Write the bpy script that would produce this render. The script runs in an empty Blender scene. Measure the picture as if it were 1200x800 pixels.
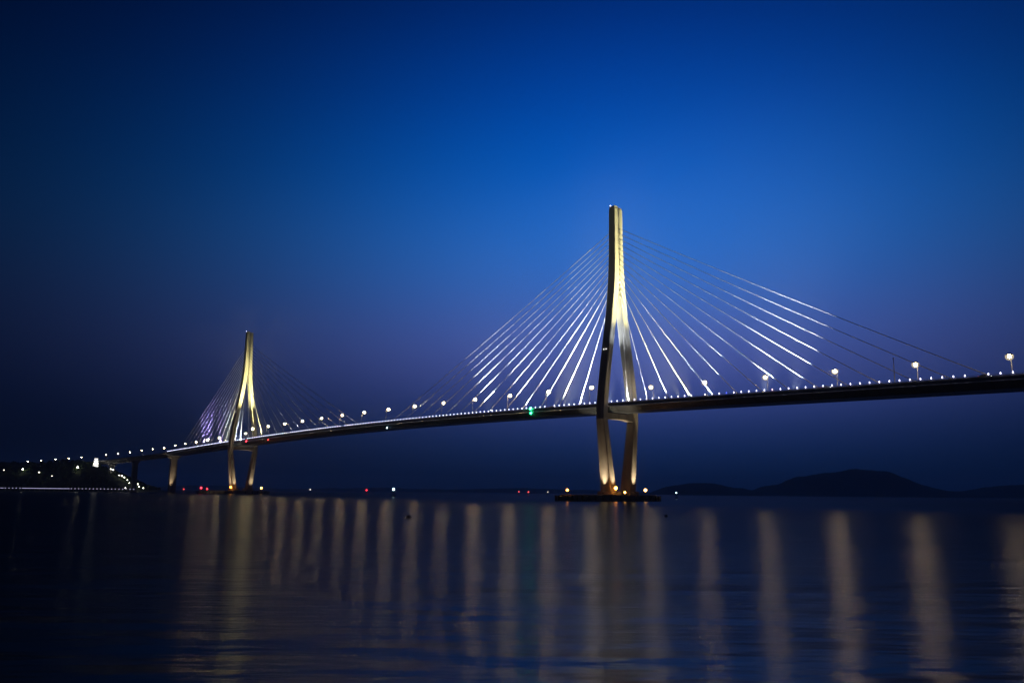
import bpy, math, random
from mathutils import Vector, Matrix, noise
random.seed(7)
SC = bpy.context.scene
COL = SC.collection
R = math.radians

# ------------------------------------------------------------------ camera
CAM_H = 4.142
cam_d = bpy.data.cameras.new('camera')
cam_d.sensor_fit = 'HORIZONTAL'; cam_d.sensor_width = 36.0
cam_d.lens = 922.885 / 1200 * 36
cam_d.shift_y = 41.48 / 1200
cam_d.clip_start = 0.5; cam_d.clip_end = 60000
cam = bpy.data.objects.new('camera', cam_d); COL.objects.link(cam)
cam.matrix_world = (Matrix.Translation((0, 0, CAM_H)) @ Matrix.Rotation(R(90) + 0.14543, 4, 'X')
                    @ Matrix.Rotation(0.00937, 4, 'Z'))
SC.camera = cam

# ------------------------------------------------------------------ sky at dusk
def lin(r, g, b):
    f = lambda c: (c / 255 / 12.92) if c / 255 <= .04045 else ((c / 255 + .055) / 1.055) ** 2.4
    return (f(r), f(g), f(b), 1)
W = bpy.data.worlds.new('World'); SC.world = W; W.use_nodes = True
nt = W.node_tree; nt.nodes.clear()
def N(t, kind, **kw):
    n = t.nodes.new(kind)
    for k, v in kw.items(): setattr(n, k, v)
    return n
def mth(t, op, a, b=None, c=None):
    n = N(t, 'ShaderNodeMath', operation=op)
    for i, v in enumerate((a, b, c)):
        if v is None: continue
        if isinstance(v, (int, float)): n.inputs[i].default_value = v
        else: t.links.new(v, n.inputs[i])
    return n.outputs[0]
tc = N(nt, 'ShaderNodeTexCoord'); sp = N(nt, 'ShaderNodeSeparateXYZ')
nt.links.new(tc.outputs['Generated'], sp.inputs[0])
X_, Y_, Z_ = sp.outputs
rp = N(nt, 'ShaderNodeValToRGB'); rp.color_ramp.interpolation = 'B_SPLINE'
el = rp.color_ramp.elements
SKY = [(0.0, (9, 30, 64)), (.06, (14, 40, 88)), (.13, (42, 70, 140)), (.21, (58, 98, 180)),
       (.29, (42, 112, 204)), (.37, (8, 98, 198)), (.46, (0, 70, 168)), (.56, (0, 38, 112)), (.77, (1, 16, 52)), (1.0, (1, 10, 34))]
while len(el) < len(SKY): el.new(0.5)
for e, (p_, c) in zip(el, SKY): e.position = p_; e.color = lin(*c)
nt.links.new(mth(nt, 'MAXIMUM', Z_, 0.0), rp.inputs[0])
GA = R(9.5)                                            # afterglow azimuth, right of +Y
hyp = mth(nt, 'SQRT', mth(nt, 'MAXIMUM', mth(nt, 'ADD', mth(nt, 'MULTIPLY', X_, X_), mth(nt, 'MULTIPLY', Y_, Y_)), 1e-6))
dt = mth(nt, 'DIVIDE', mth(nt, 'ADD', mth(nt, 'MULTIPLY', X_, math.sin(GA)), mth(nt, 'MULTIPLY', Y_, math.cos(GA))), hyp)
lobe = mth(nt, 'EXPONENT', mth(nt, 'MULTIPLY', mth(nt, 'SUBTRACT', dt, 1.0), 9.5))
fac = mth(nt, 'ADD', mth(nt, 'MULTIPLY', lobe, 0.97), 0.03)
mx = N(nt, 'ShaderNodeVectorMath', operation='SCALE')
nt.links.new(rp.outputs[0], mx.inputs[0]); nt.links.new(fac, mx.inputs['Scale'])
# faint purple belt low in the afterglow
zz = mth(nt, 'DIVIDE', mth(nt, 'SUBTRACT', Z_, .17), .065)
belt = mth(nt, 'MULTIPLY', mth(nt, 'EXPONENT', mth(nt, 'MULTIPLY', mth(nt, 'MULTIPLY', zz, zz), -1.0)),
           mth(nt, 'EXPONENT', mth(nt, 'MULTIPLY', mth(nt, 'SUBTRACT', dt, 1.0), 13.0)))
pv = N(nt, 'ShaderNodeVectorMath', operation='SCALE'); pv.inputs[0].default_value = (.032, .014, .034); nt.links.new(belt, pv.inputs['Scale'])
ad = N(nt, 'ShaderNodeVectorMath', operation='ADD'); nt.links.new(mx.outputs[0], ad.inputs[0]); nt.links.new(pv.outputs[0], ad.inputs[1])
mx = ad
bg = N(nt, 'ShaderNodeBackground'); bg.inputs['Strength'].default_value = 1.0
wo = N(nt, 'ShaderNodeOutputWorld')
nt.links.new(mx.outputs[0], bg.inputs[0]); nt.links.new(bg.outputs[0], wo.inputs[0])

SC.view_settings.view_transform = 'Standard'; SC.view_settings.look = 'None'
SC.view_settings.exposure = 0; SC.view_settings.gamma = 1
SC.render.engine = 'CYCLES'
SC.cycles.use_denoising = True
SC.cycles.sample_clamp_indirect = 4
SC.cycles.max_bounces = 4
SC.cycles.use_light_tree = True

# ------------------------------------------------------------------ materials
def mat(name, col, rough=.7, metal=0, var=.25, scale=.3, bump=0, bscale=4., spec=.5, streak=False, lifts=0):
    m = bpy.data.materials.new(name); m.use_nodes = True
    t = m.node_tree; b = t.nodes['Principled BSDF']
    b.inputs['Roughness'].default_value = rough; b.inputs['Metallic'].default_value = metal
    b.inputs['Specular IOR Level'].default_value = spec
    g = N(t, 'ShaderNodeNewGeometry'); mp = N(t, 'ShaderNodeMapping')
    t.links.new(g.outputs['Position'], mp.inputs[0])
    if streak: mp.inputs['Scale'].default_value = (1, 1, .12)
    ns = N(t, 'ShaderNodeTexNoise'); ns.inputs['Scale'].default_value = scale; ns.inputs['Detail'].default_value = 6
    t.links.new(mp.outputs[0], ns.inputs['Vector'])
    r = N(t, 'ShaderNodeValToRGB')
    r.color_ramp.elements[0].position = .3; r.color_ramp.elements[1].position = .7
    r.color_ramp.elements[0].color = [c * (1 - var) for c in col] + [1]
    r.color_ramp.elements[1].color = [min(1, c * (1 + var)) for c in col] + [1]
    t.links.new(ns.outputs['Fac'], r.inputs[0]); t.links.new(r.outputs[0], b.inputs['Base Color'])
    if bump:
        n2 = N(t, 'ShaderNodeTexNoise'); n2.inputs['Scale'].default_value = bscale; n2.inputs['Detail'].default_value = 4
        t.links.new(g.outputs['Position'], n2.inputs['Vector'])
        bp = N(t, 'ShaderNodeBump'); bp.inputs['Strength'].default_value = bump; bp.inputs['Distance'].default_value = .2
        hh = n2.outputs['Fac']
        if lifts:                                    # pour joints
            sz = N(t, 'ShaderNodeSeparateXYZ'); t.links.new(g.outputs['Position'], sz.inputs[0])
            fr = mth(t, 'FRACT', mth(t, 'DIVIDE', sz.outputs[2], lifts))
            hh = mth(t, 'ADD', hh, mth(t, 'MULTIPLY', mth(t, 'GREATER_THAN', fr, .93), -2.0))
        t.links.new(hh, bp.inputs['Height']); t.links.new(bp.outputs[0], b.inputs['Normal'])
    return m
def emit(name, col, s):
    m = bpy.data.materials.new(name); m.use_nodes = True; t = m.node_tree; t.nodes.clear()
    e = N(t, 'ShaderNodeEmission'); e.inputs[0].default_value = (*col, 1); e.inputs[1].default_value = s
    o = N(t, 'ShaderNodeOutputMaterial'); t.links.new(e.outputs[0], o.inputs[0])
    return m
M = dict(
    concrete=mat('tower_concrete', (.34, .335, .31), .8, var=.26, scale=.35, bump=.35, bscale=2., streak=True, lifts=4.),
    pier=mat('pier_concrete', (.30, .29, .27), .85, var=.25, scale=.3, bump=.4, streak=True),
    steel=mat('girder_paint', (.10, .13, .17), .45, var=.2, scale=.4),
    rail=mat('rail_paint', (.35, .36, .38), .4, metal=.3, var=.15),
    asphalt=mat('asphalt', (.05, .05, .052), .9, var=.2, scale=1.5),
    paint=mat('road_paint', (.75, .75, .72), .7, var=.1),
    cable=mat('cable_sheath', (.78, .79, .80), .4, var=.06),
    dark=mat('dark_metal', (.04, .042, .046), .5, var=.2),
    grey=mat('lamp_pole_steel', (.30, .31, .32), .45, metal=.5, var=.15),
    rubber=mat('fender_rubber', (.03, .03, .03), .8, var=.3, bump=.4),
    rock=mat('shore_rock', (.16, .145, .12), .95, var=.4, scale=.2, bump=.6, bscale=.6),
    hill=mat('hillside', (.045, .06, .03), 1, var=.4, scale=.03, bump=.6, bscale=.08, spec=.1),
    leaf=mat('foliage', (.05, .08, .03), .9, var=.4, scale=.15, spec=.2),
    white=mat('white_wall', (.8, .8, .78), .7, var=.06),
    wood=mat('walkway_boards', (.22, .16, .11), .8, var=.25, scale=1.),
    glass=mat('dark_glass', (.02, .025, .03), .1, var=.1),
    buoy_red=mat('buoy_red', (.4, .05, .03), .5, var=.2),
    buoy_dark=mat('buoy_black', (.015, .015, .015), .5, var=.2),
    sodium=emit('lamp_warm_white', (1.0, .74, .37), 500),
    sodium_dim=emit('lamp_warm_white_dim', (1.0, .84, .54), 150),
    led=emit('led_white', (.70, .68, 1.0), 7.0),
    led_blue=emit('led_blue', (.08, .12, 1.0), 3),
    led_pink=emit('led_pink', (1, .55, .6), 5),
    shore_led=emit('shore_led', (.62, .60, .95), 1.1),
    path=emit('path_lamp', (1, .95, .8), 16),
    path_dim=emit('path_lamp_dim', (1, .95, .8), 3),
    orange=emit('lamp_orange', (1, .32, .04), 30),
    amber=emit('lamp_amber', (1, .46, .09), 26),
    red=emit('lamp_red', (1, .03, .05), 14),
    red_dim=emit('lamp_red_dim', (1, .08, .08), 5),
    green=emit('lamp_green', (.03, 1, .30), 45),
    cyan=emit('lamp_cyan', (.55, .9, 1), 14),
    head=emit('headlamp', (1, .97, .9), 14),
    tail=emit('tail_lamp', (1, .03, .03), 6),
    glow_white=emit('white_glow', (1, .97, .9), 2.2),
)
HALO = bpy.data.materials.new('lamp_halo'); HALO.use_nodes = True  # see-through glowing material that paints a warm halo round the lamp core
_t = HALO.node_tree; _t.nodes.clear(); _e = N(_t, 'ShaderNodeEmission'); _e.inputs[0].default_value = (1, .80, .42, 1); _e.inputs[1].default_value = 1.0
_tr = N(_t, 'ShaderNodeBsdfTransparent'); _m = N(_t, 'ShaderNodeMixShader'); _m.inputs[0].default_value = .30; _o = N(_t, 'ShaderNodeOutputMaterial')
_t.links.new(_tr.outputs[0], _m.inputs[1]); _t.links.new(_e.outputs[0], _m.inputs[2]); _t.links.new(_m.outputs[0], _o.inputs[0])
HALO.cycles.emission_sampling = 'NONE'
CARP = [mat('car_paint_' + n, c, .3, metal=.2, var=.04) for n, c in
        (('white', (.7, .7, .7)), ('silver', (.4, .41, .43)), ('black', (.02, .02, .022)), ('blue', (.03, .06, .18)))]

# water: rough wavelets that stretch every lamp into a column
def water_mat():
    m = bpy.data.materials.new('sea_water'); m.use_nodes = True; t = m.node_tree; t.nodes.clear()
    g = N(t, 'ShaderNodeNewGeometry'); L = t.links.new
    def nz(sx, sy, detail, scale=1.):
        mp = N(t, 'ShaderNodeMapping'); mp.inputs['Scale'].default_value = (sx, sy, 1)
        mp.inputs['Rotation'].default_value = (0, 0, R(4))
        L(g.outputs['Position'], mp.inputs[0])
        n = N(t, 'ShaderNodeTexNoise'); n.inputs['Scale'].default_value = scale; n.inputs['Detail'].default_value = detail
        L(mp.outputs[0], n.inputs['Vector']); return n.outputs['Fac']
    h = mth(t, 'ADD', mth(t, 'MULTIPLY', nz(.22, .9, 6), .8), mth(t, 'MULTIPLY', nz(.05, .22, 3), 1.6))
    bp = N(t, 'ShaderNodeBump'); bp.inputs['Strength'].default_value = .85; bp.inputs['Distance'].default_value = .2
    L(h, bp.inputs['Height'])
    ro = N(t, 'ShaderNodeMapRange'); L(nz(.008, .03, 4), ro.inputs[0])
    ro.inputs[1].default_value = .35; ro.inputs[2].default_value = .65
    ro.inputs[3].default_value = .19; ro.inputs[4].default_value = .25
    gl = N(t, 'ShaderNodeBsdfAnisotropic', distribution='BECKMANN')
    gl.inputs['Color'].default_value = (.19, .19, .19, 1)
    gl.inputs['Anisotropy'].default_value = .15
    tg = N(t, 'ShaderNodeCombineXYZ'); tg.inputs[0].default_value = 1.0; L(tg.outputs[0], gl.inputs['Tangent'])
    g2 = N(t, 'ShaderNodeBsdfAnisotropic', distribution='BECKMANN'); g2.inputs['Color'].default_value = (.06, .06, .06, 1); g2.inputs['Roughness'].default_value = .36
    L(bp.outputs[0], g2.inputs['Normal']); mg = N(t, 'ShaderNodeMixShader'); mg.inputs[0].default_value = .4
    L(gl.outputs[0], mg.inputs[1]); L(g2.outputs[0], mg.inputs[2])
    L(ro.outputs[0], gl.inputs['Roughness']); L(bp.outputs[0], gl.inputs['Normal'])
    df = N(t, 'ShaderNodeBsdfDiffuse'); df.inputs[0].default_value = (.004, .008, .014, 1)
    fr = N(t, 'ShaderNodeFresnel'); fr.inputs[0].default_value = 1.33; L(bp.outputs[0], fr.inputs['Normal'])
    ms = N(t, 'ShaderNodeMixShader'); L(fr.outputs[0], ms.inputs[0]); L(df.outputs[0], ms.inputs[1]); L(mg.outputs[0], ms.inputs[2])
    o = N(t, 'ShaderNodeOutputMaterial'); L(ms.outputs[0], o.inputs[0])
    return m

# ------------------------------------------------------------------ object helpers
WM = {}
def link(o, mw=None, parent=None):
    COL.objects.link(o)
    mw = mw or Matrix.Identity(4)
    if parent is not None:
        o.parent = parent; o.matrix_parent_inverse = WM[parent.name].inverted()
    o.matrix_basis = mw
    WM[o.name] = mw.copy()
    return o
def tag(o, label, cat, group=None):
    o['label'] = label; o['category'] = cat
    if group: o['group'] = group
    return o
def empty(name, loc, label, cat, group=None, rot=None):
    o = bpy.data.objects.new(name, None); o.empty_display_size = 1
    return tag(link(o, Matrix.Translation(loc) @ (rot or Matrix.Identity(4))), label, cat, group)
class MB:
    """collects polygons in world coordinates"""
    def __init__(s): s.v = []; s.f = []; s.smooth = []
    def poly(s, pts, sm=False):
        i = len(s.v); s.v += [Vector(p) for p in pts]; s.f.append(list(range(i, i + len(pts)))); s.smooth.append(sm)
    def loft(s, rings, caps=True, closed=True, sm=False):
        i0 = len(s.v); n = len(rings[0])
        for r in rings: s.v += [Vector(p) for p in r]
        for a in range(len(rings) - 1):
            for k in range(n if closed else n - 1):
                k2 = (k + 1) % n
                s.f.append([i0 + a * n + k, i0 + a * n + k2, i0 + (a + 1) * n + k2, i0 + (a + 1) * n + k]); s.smooth.append(sm)
        if caps and closed:
            s.f.append([i0 + k for k in range(n)][::-1]); s.smooth.append(False)
            s.f.append([i0 + (len(rings) - 1) * n + k for k in range(n)]); s.smooth.append(False)
    def tube(s, a, b, r0, r1=None, n=8, sm=True):
        a = Vector(a); b = Vector(b); r1 = r0 if r1 is None else r1
        d = (b - a).normalized(); x = d.orthogonal().normalized(); y = d.cross(x)
        ring = lambda c, r: [c + (x * math.cos(q) + y * math.sin(q)) * r for q in [2 * math.pi * k / n for k in range(n)]]
        s.loft([ring(a, r0), ring(b, r1)], sm=sm)
    def box(s, c, x, y, z):
        c, x, y, z = Vector(c), Vector(x), Vector(y), Vector(z)
        s.loft([[c - x - y - z, c + x - y - z, c + x + y - z, c - x + y - z], [c - x - y + z, c + x - y + z, c + x + y + z, c - x + y + z]])
    def lathe(s, c, prof, n=12, sm=True):
        c = Vector(c)
        s.loft([[c + Vector((r * math.cos(2 * math.pi * k / n), r * math.sin(2 * math.pi * k / n), z)) for k in range(n)] for r, z in prof], sm=sm)
    def mesh(s, name, m):
        me = bpy.data.meshes.new(name); me.from_pydata(s.v, [], s.f); me.polygons.foreach_set('use_smooth', s.smooth)
        me.materials.append(M[m] if isinstance(m, str) else m); me.update(); return me
    def build(s, name, m, parent=None, origin=None):
        c = Vector(origin) if origin is not None else sum(s.v, Vector()) / len(s.v)
        s.v = [p - c for p in s.v]
        return link(bpy.data.objects.new(name, s.mesh(name, m)), Matrix.Translation(c), parent)
def ball(r, zs=1., n=10):
    k = 6
    return [(max(.001, r * math.sin(math.pi * i / k)), -r * zs * math.cos(math.pi * i / k)) for i in range(k + 1)]

# ------------------------------------------------------------------ bridge frame (s along, v across, z up)
TH = 0.72991
U = Vector((math.sin(TH), -math.cos(TH), 0)); V = Vector((math.cos(TH), math.sin(TH), 0)); UP = Vector((0, 0, 1))
T2 = Vector((58.795, 435.655, 0)); MID = T2 - U * 250
def B(s, v, z): return MID + U * s + V * v + UP * z
def zd(s): return 55.3 - 4.929e-5 * s * s + .577e-10 * s ** 4
S0, S1 = -450, 600

# ------------------------------------------------------------------ setting: water, hills, island
mb = MB(); rings = []
for r in (0, 30, 120, 400, 1500, 4000, 9000):
    rings.append([Vector((max(r, .01) * math.cos(2 * math.pi * k / 64), 300 + max(r, .01) * math.sin(2 * math.pi * k / 64), 0)) for k in range(64)])
mb.loft(rings, caps=False)
w = mb.build('water', water_mat(), origin=(0, 0, 0)); w['kind'] = 'structure'

def interp(t, tab):
    if t <= tab[0][0]: return tab[0][1]
    for (a, x), (b, y) in zip(tab, tab[1:]):
        if t <= b:
            q = (t - a) / (b - a); q = q * q * (3 - 2 * q); return x + (y - x) * q
    return tab[-1][1]
def terrain(name, x0, x1, nx, y0, y1, ny, hf, m):
    vs = []; fs = []
    for j in range(ny + 1):
        for i in range(nx + 1):
            x = x0 + (x1 - x0) * i / nx; y = y0 + (y1 - y0) * j / ny
            vs.append((x, y, hf(x, y)))
    for j in range(ny):
        for i in range(nx):
            a = j * (nx + 1) + i; fs.append((a, a + 1, a + nx + 2, a + nx + 1))
    me = bpy.data.meshes.new(name); me.from_pydata(vs, [], fs); me.polygons.foreach_set('use_smooth', [True] * len(fs))
    me.materials.append(M[m]); o = link(bpy.data.objects.new(name, me)); o['kind'] = 'structure'; return o
YH = 3500
RIDGE = [(560, 0), (640, 14), (720, 44), (790, 55), (870, 56), (960, 36), (1070, 20), (1180, 52), (1290, 92), (1400, 108), (1510, 121),
         (1590, 113), (1700, 70), (1800, 40), (1920, 28), (2050, 32), (2160, 55), (2280, 62), (2500, 70), (2700, 50), (2900, 0)]
def hill_h(x, y):
    n = noise.fractal(Vector((x * .006, y * .006, 1.3)), 1, 2, 6)
    d = (y - YH) / 420
    return interp(x, RIDGE) * math.exp(-d * d) * (1 + .10 * n) + 3 * n - 4 + 2.5 * max(0, noise.noise(Vector((x * .06, y * .03, 5.))))
terrain('hill', 540, 2920, 420, YH - 900, YH + 900, 60, hill_h, 'hill')
FARR = [(-3200, 0), (-2900, 26), (-2300, 34), (-1700, 20), (-1100, 30), (-500, 22), (100, 34), (600, 26), (1000, 16), (1400, 0)]
def far_h(x, y):
    n = noise.fractal(Vector((x * .003, y * .003, 7.3)), 1, 2, 5)
    d = (y - 6000) / 500
    return interp(x, FARR) * math.exp(-d * d) * (1 + .2 * n) + 4 * n - 3
terrain('far_shore', -3300, 1500, 200, 5000, 7000, 24, far_h, 'hill')

ISL = [(-1900, 0), (-1700, 20), (-1400, 40), (-1100, 41), (-850, 37), (-720, 36), (-650, 37.5), (-590, 40), (-566, 37), (-545, 28.5), (-530, 20), (-514, 10.5), (-490, 2.5), (-466, -3)]
def isl_h(x, y):
    n = noise.fractal(Vector((x * .02, y * .02, 3.3)), 1, 2, 5)
    d = (y - 1080) / 60
    if y > 1080: d = (y - 1080) / 80
    return interp(x, ISL) * math.exp(-d * d) * (1 + .08 * n) + .8 * n - 1.5
terrain('island_hillside', -1920, -455, 300, 960, 1420, 90, isl_h, 'hill')
PLX = [(-544, 1078), (-541.5, 1079), (-531, 1076), (-527.5, 1076), (-524, 1076), (-519.5, 1076), (-508, 1058), (-510, 1068), (-505.7, 1064), (-503.5, 1073), (-497.3, 1064), (-488.2, 1057), (-499.5, 1031)]
SGL = [(-571.9, 1046), (-638.4, 1037), (-611.9, 1029), (-590.2, 1021), (-665.5, 1041), (-566, 1079)]
# wood covering the hillside, one mass of crowns
mb = MB(); cnt = 0
ico = [Vector(p).normalized() for p in [(0, 0, 1), (.89, 0, .45), (.28, .85, .45), (-.72, .53, .45), (-.72, -.53, .45), (.28, -.85, .45),
                                         (.72, .53, -.45), (-.28, .85, -.45), (-.89, 0, -.45), (-.28, -.85, -.45), (.72, -.53, -.45)]]
icf = [(0, 1, 2), (0, 2, 3), (0, 3, 4), (0, 4, 5), (0, 5, 1), (1, 6, 2), (2, 7, 3), (3, 8, 4), (4, 9, 5), (5, 10, 1), (2, 6, 7), (3, 7, 8), (4, 8, 9), (5, 9, 10), (1, 10, 6)]
while cnt < 5200:
    x = random.uniform(-1300, -480); y = random.uniform(1000, 1230); h = isl_h(x, y)
    if h < 3: continue
    if any(abs(x - px * y / py) < 4.5 and -34 < y - py < 3 for px, py in PLX + SGL): continue        # clearings round the lamps
    r = random.uniform(1.4, 3.0); i0 = len(mb.v); cnt += 1
    for p in ico:
        q = p * r * random.uniform(.7, 1.25); mb.v.append(Vector((x, y, h + r * .5)) + Vector((q.x, q.y, q.z * 1.1)))
    for f in icf: mb.f.append([i0 + k for k in f]); mb.smooth.append(False)
wd = mb.build('woodland', 'leaf'); wd['kind'] = 'stuff'; tag(wd, 'dark low woodland covering the island hillside below the viaduct', 'woodland')
# shore rocks at the foot of the island
mb = MB()
for k in range(520):
    x = random.uniform(-1150, -470); y = random.uniform(985, 1012); r = random.uniform(.8, 2.2); i0 = len(mb.v)
    for p in ico:
        q = p * r * random.uniform(.6, 1.2); mb.v.append(Vector((x, y, .2)) + Vector((q.x, q.y, q.z * .7)))
    for f in icf: mb.f.append([i0 + k2 for k2 in f]); mb.smooth.append(False)
rk = mb.build('shore_rocks', 'rock'); rk['kind'] = 'stuff'; tag(rk, 'jumbled dark rocks along the island waterline behind the walkway', 'rocks')

# ------------------------------------------------------------------ cable-stayed bridge
bridge = empty('cable_stayed_bridge', T2, 'floodlit cable-stayed bridge with two forked concrete towers and fans of white cables', 'bridge')
def srange(a, b, n): return [a + (b - a) * i / n for i in range(n + 1)]
SS = srange(S0, S1, 140)
sec = [(-9.6, 0), (-9.6, -1.1), (-10.1, -1.6), (-6.6, -4.3), (6.6, -4.3), (10.1, -1.6), (9.6, -1.1), (9.6, 0)]
mb = MB(); mb.loft([[B(s, v, zd(s) + z) for v, z in sec] for s in SS]); girder = mb.build('girder', 'steel', bridge)
mb = MB()
for k in range(75):
    s = S0 + 7 + 14 * k
    for sg in (-1, 1):
        mb.loft([[B(s + x, sg * v, zd(s) + z) for v, z in ((9.6, -.05), (9.63, -1.1), (10.15, -1.62), (6.6, -4.36), (6.5, -4.3), (9.9, -1.7), (9.5, -1.0), (9.5, -.05))] for x in (-.12, .12)])
o = mb.build('segment_splices', 'dark', girder); o['kind'] = 'stuff'
mb = MB(); mb.loft([[B(s, -8.9, zd(s) + .02), B(s, 8.9, zd(s) + .02), B(s, 8.9, zd(s) + .07), B(s, -8.9, zd(s) + .07)] for s in SS]); road = mb.build('roadway', 'asphalt', bridge)
for v in (-4.9, 4.9):
    mb = MB()
    s = S0 + 2
    while s < S1 - 8:
        mb.poly([B(s, v - .08, zd(s) + .075), B(s + 5, v - .08, zd(s + 5) + .075), B(s + 5, v + .08, zd(s + 5) + .075), B(s, v + .08, zd(s) + .075)]); s += 13
    o = mb.build('lane_dashes', 'paint', road); o['kind'] = 'stuff'
for v in (-8.4, 8.4, -1.4, 1.4):
    mb = MB(); mb.loft([[B(s, v - .08, zd(s) + .076), B(s, v + .08, zd(s) + .076)] for s in SS], caps=False, closed=False); mb.build('lane_line', 'paint', road)
mb = MB(); mb.loft([[B(s, v, zd(s) + z) for v, z in ((-.95, .0701), (.95, .0701), (.75, .6), (-.75, .6))] for s in SS]); mb.build('median_barrier', 'pier', bridge)
for sg in (-1, 1):
    mb = MB(); mb.loft([[B(s, sg * v, zd(s) + z) for v, z in ((9.0, .003), (9.45, .003), (9.4, .55), (9.1, .55))] for s in SS]); k = mb.build('parapet', 'pier', bridge)
    for z in (.75, 1.1):
        mb = MB(); mb.loft([[B(s, sg * 9.25 + a, zd(s) + z + b) for a, b in ((-.06, -.05), (.06, -.05), (.06, .05), (-.06, .05))] for s in SS]); mb.build('rail', 'rail', k)
    mb = MB(); s = S0 + 1
    while s < S1:
        mb.box(B(s, sg * 9.25, zd(s) + .84), U * .05, V * .05, UP * .31); s += 2
    o = mb.build('rail_posts', 'rail', k); o['kind'] = 'stuff'

# towers -----------------------------------------------------------
HT = 165.7
A_ = [(0, 7.4), (44, 12.95), (48, 12.95), (54, 12.4), (60, 11.7), (69, 10.4), (78, 8.9), (88, 7.2), (100, 5.2), (112, 3.5), (122, 2.4), (132, 1.9), (150, 1.68), (170, 1.64)]
HU = [(0, 3.9), (20, 3.3), (44, 2.8), (88, 2.85), (115, 2.7), (140, 2.45), (170, 2.25)]
HV = [(0, 2.6), (20, 2.2), (44, 1.9), (88, 1.9), (115, 1.85), (140, 1.68), (170, 1.62)]
def li(t, tab):
    for (a, x), (b, y) in zip(tab, tab[1:]):
        if t <= b: return x + (y - x) * (t - a) / (b - a)
    return tab[-1][1]
def sm_a(z):                                        # rounded centreline of a leg
    if z < 44: return li(z, A_)
    return (li(max(44, z - 4), A_) + 2 * li(z, A_) + li(z + 4, A_)) / 4
def leg_ring(s, sg, z):
    ch = .35 if z < 108 else max(.1, .35 - (z - 108) * .018)
    a = sm_a(z) * sg; hu = li(z, HU); hv = li(z, HV)
    pts = [(-hu, -hv + ch), (-hu + ch, -hv), (hu - ch, -hv), (hu, -hv + ch), (hu, hv - ch), (hu - ch, hv), (-hu + ch, hv), (-hu, hv - ch)]
    return [B(s + x, a + y, z) for x, y in pts]
def spot(name, loc, target, energy, half_deg, col, parent, blend=.2, radius=.3):
    d = bpy.data.lights.new(name, 'SPOT'); d.energy = energy; d.color = col; d.spot_size = R(half_deg * 2); d.spot_blend = blend; d.shadow_soft_size = radius
    q = (Vector(target) - Vector(loc)).to_track_quat('-Z', 'Y')
    return link(bpy.data.objects.new(name, d), Matrix.Translation(loc) @ q.to_matrix().to_4x4(), parent)
FL = {}
def flood_mesh(sz):
    if sz not in FL:
        mb = MB(); h = sz
        mb.loft([[Vector((x * a, y * a, z)) for x, y in ((-h, -h * .7), (h, -h * .7), (h, h * .7), (-h, h * .7))] for a, z in ((.6, h * .9), (1, h * .5), (1, -h * .1), (.9, -h * .1), (.85, 0))])
        mb.box((-h * 1.08, 0, h * .4), (h * .05, 0, 0), (0, h * .12, 0), (0, 0, h * .8)); mb.box((h * 1.08, 0, h * .4), (h * .05, 0, 0), (0, h * .12, 0), (0, 0, h * .8))
        FL[sz] = mb.mesh('floodlight', 'dark')
    return FL[sz]
def flood(loc, target, energy, half, col, parent, sz=.3, blend=.2, radius=.25):
    """floodlight housing pointing along -Z with its own beam"""
    loc = Vector(loc); q = (Vector(target) - loc).to_track_quat('-Z', 'Y').to_matrix().to_4x4()
    o = link(bpy.data.objects.new('floodlight', flood_mesh(sz)), Matrix.Translation(loc) @ q, parent)
    d = (Vector(target) - loc).normalized()
    spot('beam', loc + d * (sz * .3), target, energy, half, col, o, blend, radius)
    return o
WARM = (1, .87, .37); BASEW = (1, .72, .42); CABLEW = (.86, .92, 1)
E_TOWER = 1400000; E_BASE = 42000; E_CABLE = 80000
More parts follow.
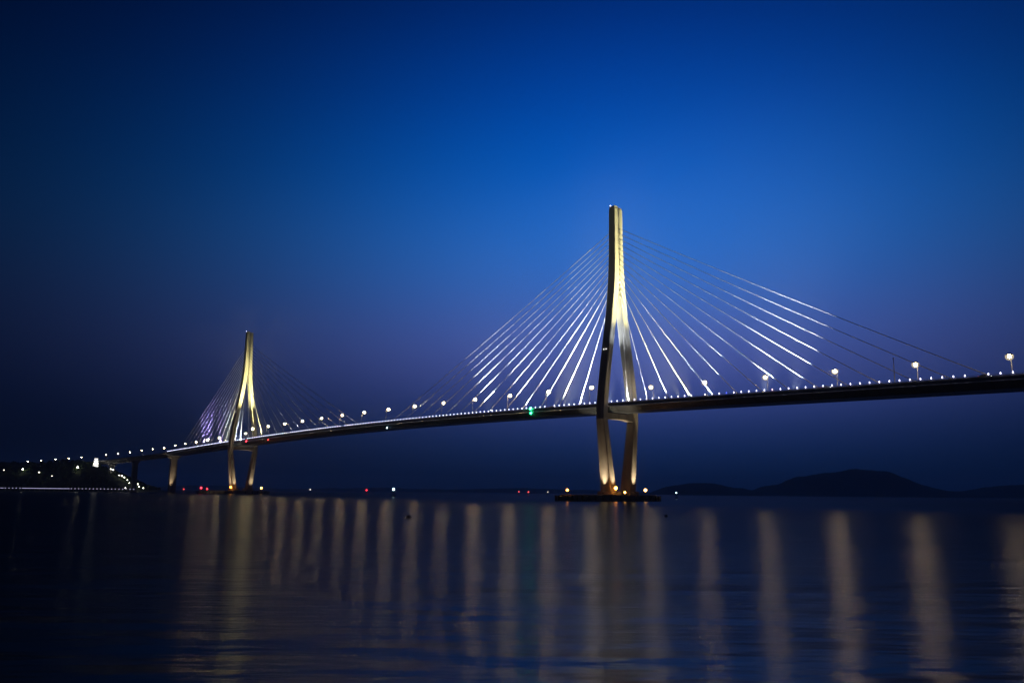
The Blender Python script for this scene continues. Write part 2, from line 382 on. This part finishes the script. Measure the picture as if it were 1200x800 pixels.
def tower(st, bright):
    zs = [44.001, 47, 50, 54, 58] + [62 + 4 * i for i in range(18)]
    # upper mast (the two legs run together) is the part, legs and beam hang below it
    mb = MB()
    zt = [z for z in zs if z >= 122] + [136, 142, 148, 154, 160, HT]
    zt = sorted(set(zt))
    for sg in (-1, 1): mb.loft([leg_ring(st, sg, z) for z in zt])
    mb.loft([[B(st - li(z, HU) + .015, -1.2, z), B(st + li(z, HU) - .015, -1.2, z), B(st + li(z, HU) - .015, 1.2, z), B(st - li(z, HU) + .015, 1.2, z)] for z in zt])   # web between the two halves
    t = mb.build('tower', 'concrete', bridge)
    for sg in (-1, 1):
        mb = MB(); z1 = [z for z in zs if z < 122] + [122]
        mb.loft([leg_ring(st, sg, z) for z in z1]); mb.build('upper_leg', 'concrete', t)
        mb = MB(); mb.loft([leg_ring(st, sg, z) for z in [2, 6, 10, 15, 20, 28, 36, 44]]); mb.build('lower_leg', 'concrete', t)
    # cross beam under the girder, arched soffit
    mb = MB(); rg = []
    for i in range(15):
        v = -11.3 + 22.6 * i / 14; zb = 43.6 + 1.0 * (1 - (v / 11.3) ** 2)
        rg.append([B(st - 2.2, v, zb), B(st + 2.2, v, zb), B(st + 2.2, v, 47.6), B(st - 2.2, v, 47.6)])
    mb.loft(rg); mb.build('cross_beam', 'concrete', t)
    for v in (-6, 6):
        mb = MB(); mb.box(B(st, v, (47.6 + zd(st) - 4.3) / 2), U * .8, V * .8, UP * ((zd(st) - 4.3 - 47.6) / 2 + .002)); mb.build('bearing', 'dark', t)
    # crown: railing round a lit recess
    for sg in (-1, 1):
        mb = MB(); a = sm_a(HT) * sg
        z = HT + (.8 if sg < 0 else -.0)
        mb.loft([[B(st + x, a + y, zz) for x, y in ((-2.0, -1.45), (2.0, -1.45), (2.0, 1.45), (-2.0, 1.45))] for zz in (HT + .003, HT + (1.6 if sg < 0 else .9))]); mb.build('crown_block', 'concrete', t)
    mb = MB(); mb.lathe(B(st, -2, HT + 1.6), [(.05, 0), (.05, 2.2), (.02, 4.)], 6); mb.build('lightning_rod', 'grey', t)
    mb = MB(); mb.lathe(B(st - 1.0, -3.2, HT + 2.0), ball(.3)); mb.build('crown_lamp', 'led', t)
    # obstruction lamps on the outer face at mid height
    for x in (-.8, .9):
        mb = MB(); mb.lathe(B(st + x, -sm_a(83) - li(83, HV) - .2, 83), ball(.28)); mb.build('obstruction_lamp', 'glow_white', t)
    # foundation: ship fender platform stretched across the channel
    def ell(z, k): return [B(st + 13 * k * math.copysign(abs(math.sin(q)) ** .6, math.sin(q)), -7 + 36 * k * math.copysign(abs(math.cos(q)) ** .7, math.cos(q)), z) for q in [2 * math.pi * i / 36 for i in range(36)]]
    mb = MB(); mb.loft([ell(-4, 1), ell(2.6, 1), ell(2.6, .93), ell(3.4, .93)]); fd = mb.build('foundation', 'pier', t)
    mb = MB()
    for i in range(36):
        q = 2 * math.pi * (i + .5) / 36
        c = B(st + 13.15 * math.copysign(abs(math.sin(q)) ** .6, math.sin(q)), -7 + 36.15 * math.copysign(abs(math.cos(q)) ** .7, math.cos(q)), .6)
        mb.tube(c - UP * 1.2, c + UP * 2.2, .45, n=8)
    o = mb.build('fender_piles', 'rubber', fd); o['kind'] = 'stuff'
    for sg in (-1, 1):
        mb = MB()
        mb.loft([[B(st + x, sg * 7.4 + y, zz) for x, y in ((-5.2 * k, -3.9 * k), (5.2 * k, -3.9 * k), (5.2 * k, 3.9 * k), (-5.2 * k, 3.9 * k))] for zz, k in ((3.403, 1), (4.6, 1), (5.2, .93))]); mb.build('plinth', 'concrete', fd)
    # uplights at the foot of the legs: outer side face of the near leg, and both long faces of each leg
    for sg in (-1, 1):
        for x in (-1, 1):
            flood(B(st + x * 5.75, sg * 7.8, 4.9), B(st + x * 5.0, sg * 11.4, 34), E_BASE * bright, 26, BASEW, t, .5, 1.)
        if sg < 0:
            flood(B(st, sg * 12.6, 4.4), B(st, sg * 14.6, 30), E_BASE * bright, 26, BASEW, t, .5, 1.)
    # floodlights on the deck aimed at the upper legs and mast
    for x in (-1, 1):
        for k_, ds in ((-1, 42), (1, 50)):
            flood(B(st + x * ds, 0, zd(st + x * ds) + 1.6), B(st, k_ * 2.5, 141 if st > 0 else 114), E_TOWER * bright, 19 if st > 0 else 18, WARM, t, .5, .9, .5)
    return t
TW = [tower(250, 1.), tower(-250, .72)]

# stay cables ------------------------------------------------------
LED_GAPS = {310, 434, 206, -34}
for st in (250, -250):
    out = 1 if st > 0 else -1                         # towards the bridge end
    for d in (out, -out):
        for i in range(14):
            sa = st + d * ((8 + 13.85 * i) if d == out else (13 + 16.7 * i))
            za = 115 + (154 - 115) * i / 13
            a = B(sa, 0, zd(sa) + .5); b = B(st + d * (li(za, HU) - .1), 0, za)
            mb = MB(); L_ = (b - a).length; dr = (b - a).normalized()
            n = 10; x = dr.orthogonal().normalized(); y = dr.cross(x); rg = []
            for q in range(n + 1):
                t_ = q / n; c = a.lerp(b, t_) - UP * (4 * t_ * (1 - t_) * L_ * .004)
                rg.append([c + (x * math.cos(p * math.pi / 3) + y * math.sin(p * math.pi / 3)) * .17 for p in range(6)])
            mb.loft(rg, sm=True); cb = mb.build('stay_cable', 'cable', bridge)
            mb = MB(); mb.tube(b - dr * 1.6, b + dr * .3, .34, .40); mb.build('tower_socket', 'concrete', cb)
            mb = MB(); mb.tube(a - dr * .6, a + dr * 2.4, .34, .30); mb.build('anchor_sleeve', 'dark', cb)
    # banks of floodlights on the deck edge: one at the tower foot thrown outwards, one or two further out thrown up
        for sg in (-1, 1):
            main = d != out
            def fl(ds, elev, half, e, blend=.15):
                s_ = st + d * ds; F = B(s_, sg * 1.1, zd(s_) + 1.1)
                inw = -sg * .02
                D = U * d * math.cos(R(elev)) + UP * math.sin(R(elev)) + V * inw
                flood(F, F + D * 50, e * E_CABLE * (1 if st > 0 else .22), half, CABLEW if st > 0 or main or ds < 50 else (.50, .36, 1), bridge, .3, blend, .15)
            j = random.uniform
            fl(4.6 + j(0, .6), 51 + j(-2, 2), 44, (2.2 if st > 0 else 6) if not main else (3.6 if st > 0 else 1.5))
            fl(24, 60 + j(-2, 2), 36, (1.6 if not main else 2.2) if st > 0 else 1.2)
            if st > 0: fl(38, 114, 26, 4.5 if main else 1.3, .4)
            if not main:
                fl(60, 92, 34, 1.8, .9); fl(92 + j(-2, 2), 81, 34, 4.2, .9); fl(104 + j(-3, 3), 84 + j(-3, 3), 31, 4, .9)
            else:
                fl(75 + j(-3, 3), 88 + j(-3, 3), 32, 2.0, .9); fl(112 + j(-4, 4), 86 + j(-4, 4), 31, 2.4, .9)

# parapet lights every four metres on the outer edge
mb = MB(); mb.lathe((0, 0, 0), [(.02, -.3), (.15, -.26), (.19, 0), (.17, .28), (.02, .42)], 8); led_me = mb.mesh('parapet_light', 'led')
led_b = led_me.copy(); led_b.materials[0] = M['led_blue']; led_p = led_me.copy(); led_p.materials[0] = M['led_pink']
s = -450 + 4
while s <= 452:
    key = int(round(s))
    if key not in LED_GAPS and random.random() > .03 and abs(abs(s) - 250) > 3:
        o = bpy.data.objects.new('parapet_light', led_b if key == 326 else led_p if key == 350 else led_me)
        link(o, Matrix.Translation(B(s, -9.62, zd(s) + 1.25)), bridge)
    s += 4
# navigation lamps hung on the girder edge
def nav(s, dz, m, r=.5):
    mb = MB(); c = B(s, -10.2, zd(s) + dz); mb.lathe(c, ball(r)); mb.tube(c + UP * r * .9, c + UP * (r + .5) + V * .5, .08); o = mb.build('navigation_lamp', m, bridge)
nav(190, .6, 'green'); nav(190.5, -2.2, 'green', .45); nav(-219, -1.5, 'red', .6); nav(-170, -3.0, 'red_dim', .5); nav(33, -4.2, 'cyan', .35)
# transition piers at both ends
def pier(name, c, ud, vd, ztop, w, d, parent, lit=False):
    mb = MB(); rg = []
    for z, k in ((-4, 1.15), (2, 1.15), (2.01, 1), (ztop - 7, .92), (ztop - 3, 1.0), (ztop - 1.2, 1.7), (ztop, 1.75)):
        kw = k if z > ztop - 5 else min(k, 1.15)
        rg.append([c + ud * x * d + vd * y * w * kw + UP * z for x, y in ((-1, -.7), (-.7, -1), (.7, -1), (1, -.7), (1, .7), (.7, 1), (-.7, 1), (-1, .7))])
    mb.loft(rg); o = mb.build(name, 'pier', parent)
    return o
for s in (450, 510, 570, -450):
    o = pier('pier', B(s, 0, 0), U, V, zd(s) - 4.32, 4.2, 2.4, bridge)
    if s == -450:
        flood(B(s + 6.5, -3.0, 1.2), B(s + 2.2, -3.0, 26), E_BASE * .9, 20, BASEW, o, .5, 1.)

# ------------------------------------------------------------------ approach viaduct curving over the island
LP = [(-438.9, 1002.9, 55.4), (-463.8, 1027.0, 54.9), (-489.3, 1050.4, 54.2), (-515.5, 1073.0, 52.8), (-542.3, 1094.8, 51.6), (-569.6, 1116.1, 50.6), (-597.6, 1136.4, 49.6),
      (-625.9, 1156.2, 48.6), (-654.9, 1175.0, 47.6), (-684.6, 1192.8, 46.5), (-715.2, 1208.9, 45.4), (-745.7, 1225.2, 44.2), (-777.1, 1239.7, 43.2), (-808.8, 1253.7, 42.3), (-841, 1266, 41.4), (-874, 1276, 40.5), (-907, 1284, 39.6)]
path = [B(-451.5, 0, zd(-451.5)), B(-480, 0, zd(-480))]
dirs = []
for i in range(1, len(LP) - 1):
    a, b = Vector(LP[i - 1]), Vector(LP[i + 1]); d = (b - a); d.z = 0; d.normalize()
    vd = Vector((-d.y, d.x, 0)) * -1                  # towards the far edge
    if vd.dot(V) < 0: vd = -vd
    path.append(Vector(LP[i]) - vd * 9.0 - UP * 9.9)
path[1].z = (path[0].z + path[2].z) / 2
viaduct = empty('approach_viaduct', Vector((path[0].x, path[0].y, 0)), 'dark concrete approach viaduct curving from the far bridge end over the island', 'viaduct')
PD = []
for i in range(len(path)):
    d = path[min(i + 1, len(path) - 1)] - path[max(i - 1, 0)]; d.z = 0; d.normalize()
    v_ = Vector((-d.y, d.x, 0)); v_ = v_ if v_.dot(V) > 0 else -v_
    PD.append((d, v_))
sec2 = [(-9.6, 0), (-9.6, -.9), (-5.2, -1.5), (-4.4, -3.6), (4.4, -3.6), (5.2, -1.5), (9.6, -.9), (9.6, 0)]
mb = MB(); mb.loft([[p + v_ * a + UP * z for a, z in sec2] for p, (d, v_) in zip(path, PD)]); mb.build('deck', 'pier', viaduct)
mb = MB(); mb.loft([[p + v_ * a + UP * z for a, z in ((-8.9, .003), (8.9, .003), (8.9, .05), (-8.9, .05))] for p, (d, v_) in zip(path, PD)]); mb.build('roadway', 'asphalt', viaduct)
for sg in (-1, 1):
    mb = MB(); mb.loft([[p + v_ * a * sg + UP * z for a, z in ((9.0, .003), (9.5, .003), (9.4, 1.0), (9.1, 1.0))] for p, (d, v_) in zip(path, PD)]); mb.build('parapet', 'pier', viaduct)
for i in range(3, len(path) - 1, 2):
    pier('pier', Vector((path[i].x, path[i].y, 0)), PD[i][0], PD[i][1], path[i].z - 3.62, 3.6, 2.0, viaduct)

# ------------------------------------------------------------------ street lamps
ORD = ['first', 'second', 'third', 'fourth', 'fifth', 'sixth', 'seventh', 'eighth', 'ninth', 'tenth', 'eleventh', 'twelfth', 'thirteenth', 'fourteenth', 'fifteenth', 'sixteenth', 'seventeenth']
def lamp_proto():
    """pole at the origin, arm reaching +X, about ten metres to the lamp"""
    ms = {}
    mb = MB(); mb.lathe((0, 0, 0), [(.24, 0), (.24, .5), (.13, .55), (.08, 9.2)], 8); ms['pole'] = mb.mesh('pole', 'dark')
    mb = MB(); pts = [Vector((0, 0, 9.1)), Vector((.25, 0, 9.75)), Vector((.8, 0, 10.1)), Vector((1.7, 0, 10.2))]
    for a, b in zip(pts, pts[1:]): mb.tube(a, b, .07, .06, 6)
    ms['arm'] = mb.mesh('arm', 'dark')
    mb = MB(); mb.lathe((1.95, 0, 9.7), [(.92, .50), (.98, .50), (.80, .78), (.4, 1.02), (.01, 1.08)], 14); ms['lamp_housing'] = mb.mesh('lamp_housing', 'dark')
    mb = MB(); mb.lathe((1.95, 0, 9.7), ball(.62), 12); ms['lamp_globe'] = mb.mesh('lamp_globe', 'sodium')
    mb = MB(); mb.lathe((1.95, 0, 9.7), [(.01, -1.2), (.46, -1.11), (.85, -.85), (1.11, -.46), (1.2, 0), (1.11, .46), (.98, .50), (.01, .5)], 18); ms['halo_shell'] = mb.mesh('halo_shell', HALO)  # oversized shell added round the core to imitate lamp glow
    for k_ in ('lamp_housing', 'halo_shell'): ms[k_].transform(Matrix.Translation((1.95, 0, 9.7)) @ Matrix.Scale(1.25, 4) @ Matrix.Translation((-1.95, 0, -9.7)))
    me = ms['lamp_globe'].copy(); me.materials[0] = M['sodium_dim']; ms['dim_globe'] = me
    return ms
LM = lamp_proto()
def street_lamp(base, inward, label, group, dim=False):
    ang = math.atan2(inward.y, inward.x)
    e = empty('street_lamp', base, label, 'street lamp', group, Matrix.Rotation(ang, 4, 'Z'))
    q_ = random.uniform(.84, 1.1)
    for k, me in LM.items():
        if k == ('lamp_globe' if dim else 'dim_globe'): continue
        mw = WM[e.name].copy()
        if dim and k in ('lamp_housing', 'dim_globe', 'halo_shell'): mw = mw @ Matrix.Translation((1.95, 0, 9.9)) @ Matrix.Scale(.62, 4) @ Matrix.Translation((-1.95, 0, -9.9))
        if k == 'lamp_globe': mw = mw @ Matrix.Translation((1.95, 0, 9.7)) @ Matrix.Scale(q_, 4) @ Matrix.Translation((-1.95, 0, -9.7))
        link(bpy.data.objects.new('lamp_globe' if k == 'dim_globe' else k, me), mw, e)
for i in range(6):
    s = 440.54 - 34.59 * i
    street_lamp(B(s, 9.25 + 1.6, zd(s) + .003) - V * 1.4, -V, 'lit street lamp on the nearer side span, %s from the nearer tower' % ORD[5 - i], 'street lamps of the nearer side span')
for i in range(6, 20):
    s = 444.99 - 34.59 * i
    street_lamp(B(s, -9.25, zd(s) + .56), V, 'lit street lamp on the main span, %s from the %s tower' % ((ORD[i - 6], 'nearer') if i < 13 else (ORD[19 - i], 'farther')), 'street lamps of the main span')
for i in range(19, 26):
    s = 394.65 - 34.59 * i
    street_lamp(B(s, 9.25, zd(s) + .56), -V, 'lit street lamp on the side span beyond the farther tower, %s from that tower' % ORD[i - 19], 'street lamps of the farther side span', i > 23)
for i in range(len(LP)):
    if i == 6: continue
    if 0 < i < len(LP) - 1: d, v_ = PD[i + 1]
    else: v_ = V if i == 0 else PD[-1][1]
    street_lamp(Vector(LP[i]) - UP * 9.4 + v_ * .0, -v_, 'small lit street lamp on the curving viaduct, %s from the lit pier' % ORD[i - (i > 6)], 'street lamps of the approach viaduct', True)

# tall slender camera mast on the near rail
s = 404; c = B(s, -9.25, zd(s) + .56)
e = empty('camera_mast', c, 'tall pale unlit camera mast on the near rail of the side span', 'mast')
mb = MB(); mb.lathe(c, [(.22, 0), (.2, .4), (.13, 9.5)], 8); mb.build('pole', 'white', e)
mb = MB(); mb.box(c + UP * 9.9, U * .35, V * .18, UP * .2); mb.tube(c + UP * 9.4, c + UP * 9.75, .06); mb.build('camera_head', 'white', e)

# ------------------------------------------------------------------ cars on the deck
def car(s, v, heading, paint, label):
    z = zd(s) + .08; sl = -2 * 4.929e-5 * s
    rot = Matrix((U * heading + UP * sl * heading, V * heading, UP)).transposed().to_4x4()
    e = empty('car', B(s, v, z), label, 'car', None, rot); mw = WM[e.name]
    T = lambda x, y, zz: mw @ Vector((x, y, zz))
    prof = [(-2.2, .35), (-2.25, .75), (-2.1, .95), (-1.2, 1.0), (1.0, .95), (2.0, .82), (2.25, .6), (2.2, .35)]
    mb = MB(); mb.loft([[T(x, y, .35 + (zz - .35) * k) for x, zz in prof] for y, k in ((-.9, .85), (-.86, 1), (.86, 1), (.9, .85))]); mb.build('body', paint, e)
    cab = [(-1.75, .95), (-1.2, 1.42), (.25, 1.45), (1.1, .93)]
    mb = MB(); mb.loft([[T(x, y * (1 - .12 * (zz > 1.2)), zz) for x, zz in cab] for y in (-.8, .8)]); mb.build('cabin_glass', 'glass', e)
    mb = MB(); mb.loft([[T(x, y, zz) for x, zz in ((-1.2, 1.425), (.25, 1.455), (.25, 1.5), (-1.2, 1.47))] for y in (-.7, .7)]); mb.build('roof', paint, e)
    for x in (-1.4, 1.4):
        for y in (-.82, .82):
            mb = MB(); mb.tube(T(x, y - .1, .33), T(x, y + .1, .33), .33, n=12, sm=False); mb.build('wheel', 'rubber', e)
    for y in (-.62, .62):
        mb = MB(); mb.box(T(2.24, y, .68), (T(1, 0, 0) - T(0, 0, 0)) * .04, (T(0, 1, 0) - T(0, 0, 0)) * .2, UP * .1); mb.build('headlight', 'head', e)
        mb = MB(); mb.box(T(-2.24, y, .8), (T(1, 0, 0) - T(0, 0, 0)) * .04, (T(0, 1, 0) - T(0, 0, 0)) * .2, UP * .1); mb.build('tail_light', 'tail', e)
for s, v, hd, pc, lb in [(436, -6.6, 1, 0, 'white car with headlights on near the end of the side span'),
                         (374, -6.6, 1, 1, 'silver car with headlights on, halfway along the side span'),
                         (310, -3.2, 1, 2, 'black car with headlights on, just past the nearer tower'),
                         (262, 3.2, -1, 3, 'blue car with tail lights on passing beside the nearer tower'),
                         (206, -6.6, 1, 0, 'white car with headlights on approaching the nearer tower'),
                         (92, -3.2, 1, 1, 'silver car with headlights on near mid span'),
                         (-60, -6.6, 1, 2, 'black car with headlights on past mid span towards the farther tower'),
                         (-232, 3.2, -1, 3, 'blue car with tail lights on passing beside the farther tower')]:
    car(s, v, hd, CARP[pc], lb)

# ------------------------------------------------------------------ lamps on the tower foundations
def base_lamp(p, h, m, r, label, group=None):
    e = empty('marker_lamp', p, label, 'marker lamp', group)
    mb = MB(); mb.lathe(p, [(.3, 0), (.3, .15), (.08, .2), (.08, h)], 8); mb.build('post', 'dark', e)
    mb = MB(); mb.lathe(Vector(p) + UP * (h + r), ball(r)); mb.build('lantern', m, e)
base_lamp(B(250, -40.0, 3.4), 1.6, 'orange', .6, 'orange marker lamp at the channel-side tip of the nearer tower platform')
base_lamp(B(250, 23.5, 3.4), 1.9, 'amber', .8, 'large amber marker lamp at the inner tip of the nearer tower platform')
base_lamp(B(258.5, -12, 3.4), 2.6, 'orange', .85, 'tall orange lamp at the foot of the near leg of the nearer tower')
base_lamp(B(261, -7.5, 3.4), .8, 'amber', .5, 'low amber lamp between the legs of the nearer tower')
base_lamp(B(-250, -40, 3.4), 1.6, 'red', .8, 'red marker lamp at the channel-side tip of the farther tower platform')
base_lamp(B(-250, -34, 3.4), .8, 'red', .6, 'second red marker lamp inside the tip of the farther tower platform')
base_lamp(B(-241, -14, 3.4), 2.4, 'orange', .9, 'orange lamp at the foot of the near leg of the farther tower')
base_lamp(B(-250, 22, 3.4), 2., 'amber', .9, 'amber marker lamp at the inner tip of the farther tower platform')

# ------------------------------------------------------------------ island: lookout tower, path lamps, lit walkway
def ground(x, y): return isl_h(x, y)
bx, by = -566, 1080
gz = ground(bx, by) - 1
lt = empty('lookout_tower', (bx, by, gz), 'small brightly lit white lookout tower on top of the island hill', 'tower')
for k in range(4):
    a = .12 * k; z0 = gz + 3.0 * k; w_ = 2.7 - .3 * k
    rotv = lambda x, y: Vector((bx + x * math.cos(a) - y * math.sin(a), by + x * math.sin(a) + y * math.cos(a), 0))
    mb = MB(); mb.loft([[rotv(x * w_, y * w_) + UP * z for x, y in ((-1, -1), (1, -1), (1, 1), (-1, 1))] for z in (z0, z0 + 2.2)]); st_ = mb.build('storey', 'glow_white', lt)  # whole storey walls emit light to look floodlit; no separate panes
    mb = MB(); mb.loft([[rotv(x * (w_ + .5), y * (w_ + .5)) + UP * z for x, y in ((-1, -1), (1, -1), (1, 1), (-1, 1))] for z in (z0 + 2.203, z0 + 2.997)]); mb.build('balcony', 'white', lt)
def path_lamp(x, y, h, m, r, label, group=None):
    p = Vector((x, y, ground(x, y) - .2)); e = empty('path_lamp', p, label, 'path lamp', group)
    mb = MB(); mb.lathe(p, [(.15, 0), (.07, .3), (.06, h)], 6); mb.build('pole', 'dark', e)
    mb = MB(); mb.lathe(p + UP * (h + r), ball(r)); mb.build('globe', m, e)
for k, (x, y) in enumerate(PLX):
    path_lamp(x, y, 4.5, 'path', random.choice((.45, .55, .65)), 'small white lamp on the steep island path, %s from the hilltop' % ORD[k], 'lamps down the island path')
path_lamp(-571.9, 1046, 6, 'path', 1.0, 'bright yellowish lamp on the island slope below the lookout tower')
path_lamp(-638.4, 1037, 6, 'path', .8, 'white lamp high on the wooded island slope beside the viaduct')
path_lamp(-611.9, 1029, 5, 'path_dim', .9, 'dim lamp halfway down the wooded island slope')
path_lamp(-590.2, 1021, 5, 'path_dim', .7, 'faint lamp low on the wooded island slope')
path_lamp(-665.5, 1041, 5, 'path_dim', .7, 'faint lamp at the top of the wooded island slope')

wy = 978
wk = empty('seaside_walkway', (-560, wy, 0), 'long seaside walkway on piles with a row of small lilac lights', 'walkway')
mb = MB(); mb.box((-610, wy, 3.15), (150, 0, 0), (0, 1.5, 0), (0, 0, .18)); mb.build('walkway_deck', 'wood', wk)
for y in (-1.4, 1.4):
    mb = MB(); mb.box((-610, wy + y, 4.25), (150, 0, 0), (0, .05, 0), (0, 0, .05)); mb.build('handrail', 'rail', wk)
for k in range(51):
    x = -759 + 6 * k - .1
    mb = MB(); mb.tube((x, wy, -4), (x, wy, 2.96), .35); mb.build('pile', 'pier', wk)
x = -460.5
def img_x(x): return 600 + 922.9 * x / wy / .99
while x > -759:
    ix = img_x(x)
    if 32 < ix < 88 or ix < 7:
        mb = MB(); mb.box((x - 2.25, wy - 1.52, 3.75), (2.2, 0, 0), (0, .06, 0), (0, 0, .22)); mb.build('light_bar', 'shore_led', wk)
    else:
        mb = MB(); mb.lathe((x - 2.25, wy - 1.6, 3.75), ball(.5)); mb.build('walkway_light', 'shore_led', wk)
    x -= 4.5

# ------------------------------------------------------------------ buoys and floats
def nav_buoy(x, y, m, r, label, body='buoy_dark', k=1.):
    p = Vector((x, y, 0)); e = empty('channel_buoy', p, label, 'buoy')
    mb = MB(); mb.lathe(p, [(.6 * k, -.8), (1.5 * k, -.3), (1.6 * k, .6 * k), (1.2 * k, .9 * k), (.3 * k, 1.0 * k)], 14); mb.build('float', body, e)
    mb = MB()
    for q in range(4):
        a = q * math.pi / 2 + .4; mb.tube(p + Vector((math.cos(a) * 1.0 * k, math.sin(a) * 1.0 * k, .9 * k)), p + Vector((math.cos(a) * .3 * k, math.sin(a) * .3 * k, 4.6 * k)), .09 * k)
    for z, q in ((2.4, .68), (4.6, .34)): mb.lathe(p, [(q * k + .08, z * k - .06), (q * k + .08, z * k + .06), (q * k - .08, z * k + .06)], 12)
    mb.build('lattice_frame', body, e)
    mb = MB(); mb.lathe(p + UP * (4.9 * k + r * .7), ball(r)); mb.build('lantern', m, e)
nav_buoy(-90, 610, 'cyan', .75, 'channel buoy with a bright bluish white lantern between the two towers', k=1.05)
nav_buoy(-205, 1130, 'red', .75, 'distant channel buoy with a red lantern', 'buoy_red')
nav_buoy(-290, 1150, 'path_dim', .8, 'distant channel buoy with a faint yellowish lantern')
nav_buoy(12, 1200, 'red_dim', .7, 'distant red-lit channel buoy, left one of a close pair', 'buoy_red')
nav_buoy(26, 1180, 'red_dim', .8, 'distant dull red channel buoy standing close beside its twin', 'buoy_red', .9)
nav_buoy(58, 1250, 'path_dim', .6, 'distant channel buoy with a tiny white lantern beyond the nearer tower')
nav_buoy(158, 760, 'cyan', .5, 'channel buoy with a small white lantern in front of the dark hills')
nav_buoy(-405, 985, 'red_dim', .6, 'dull red channel buoy beside the lit transition pier', 'buoy_red', .8)
def ball_float(x, y, r, m, label):
    p = Vector((x, y, 0)); e = empty('mooring_float', p, label, 'float')
    mb = MB(); mb.lathe(p + UP * r * .25, ball(r, .8), 16); mb.build('ball', m, e)
    mb = MB(); mb.lathe(p + UP * r * 1.0, [(r * .2, 0), (r * .2, r * .15), (r * .1, r * .3)], 8); mb.tube(p + UP * r * 1.2 - Vector((r * .15, 0, 0)), p + UP * r * 1.2 + Vector((r * .15, 0, 0)), r * .05); mb.build('ring_bolt', 'dark', e)
ball_float(-15.9, 124.7, .5, 'buoy_dark', 'larger black ball float drifting on the water towards the farther tower')
ball_float(28.6, 147, .36, 'buoy_dark', 'small black ball float on the water in front of the nearer tower')
ball_float(-33.5, 49.2, .3, 'white', 'white ball float on the dark water by itself')

# ------------------------------------------------------------------ evening haze over the strait
m = bpy.data.materials.new('evening_haze'); m.use_nodes = True; t = m.node_tree; t.nodes.clear()
pvn = N(t, 'ShaderNodeVolumePrincipled'); pvn.inputs['Color'].default_value = (.86, .90, 1, 1); pvn.inputs['Density'].default_value = 1.5e-4
pvn.inputs['Anisotropy'].default_value = .3
o_ = N(t, 'ShaderNodeOutputMaterial'); t.links.new(pvn.outputs[0], o_.inputs['Volume'])
mb = MB(); mb.box((0, 300, 84), (9600, 0, 0), (0, 9600, 0), (0, 0, 98)); hz = mb.build('haze', m); hz['kind'] = 'stuff'
tag(hz, 'thin blue evening haze lying over the whole strait', 'haze')
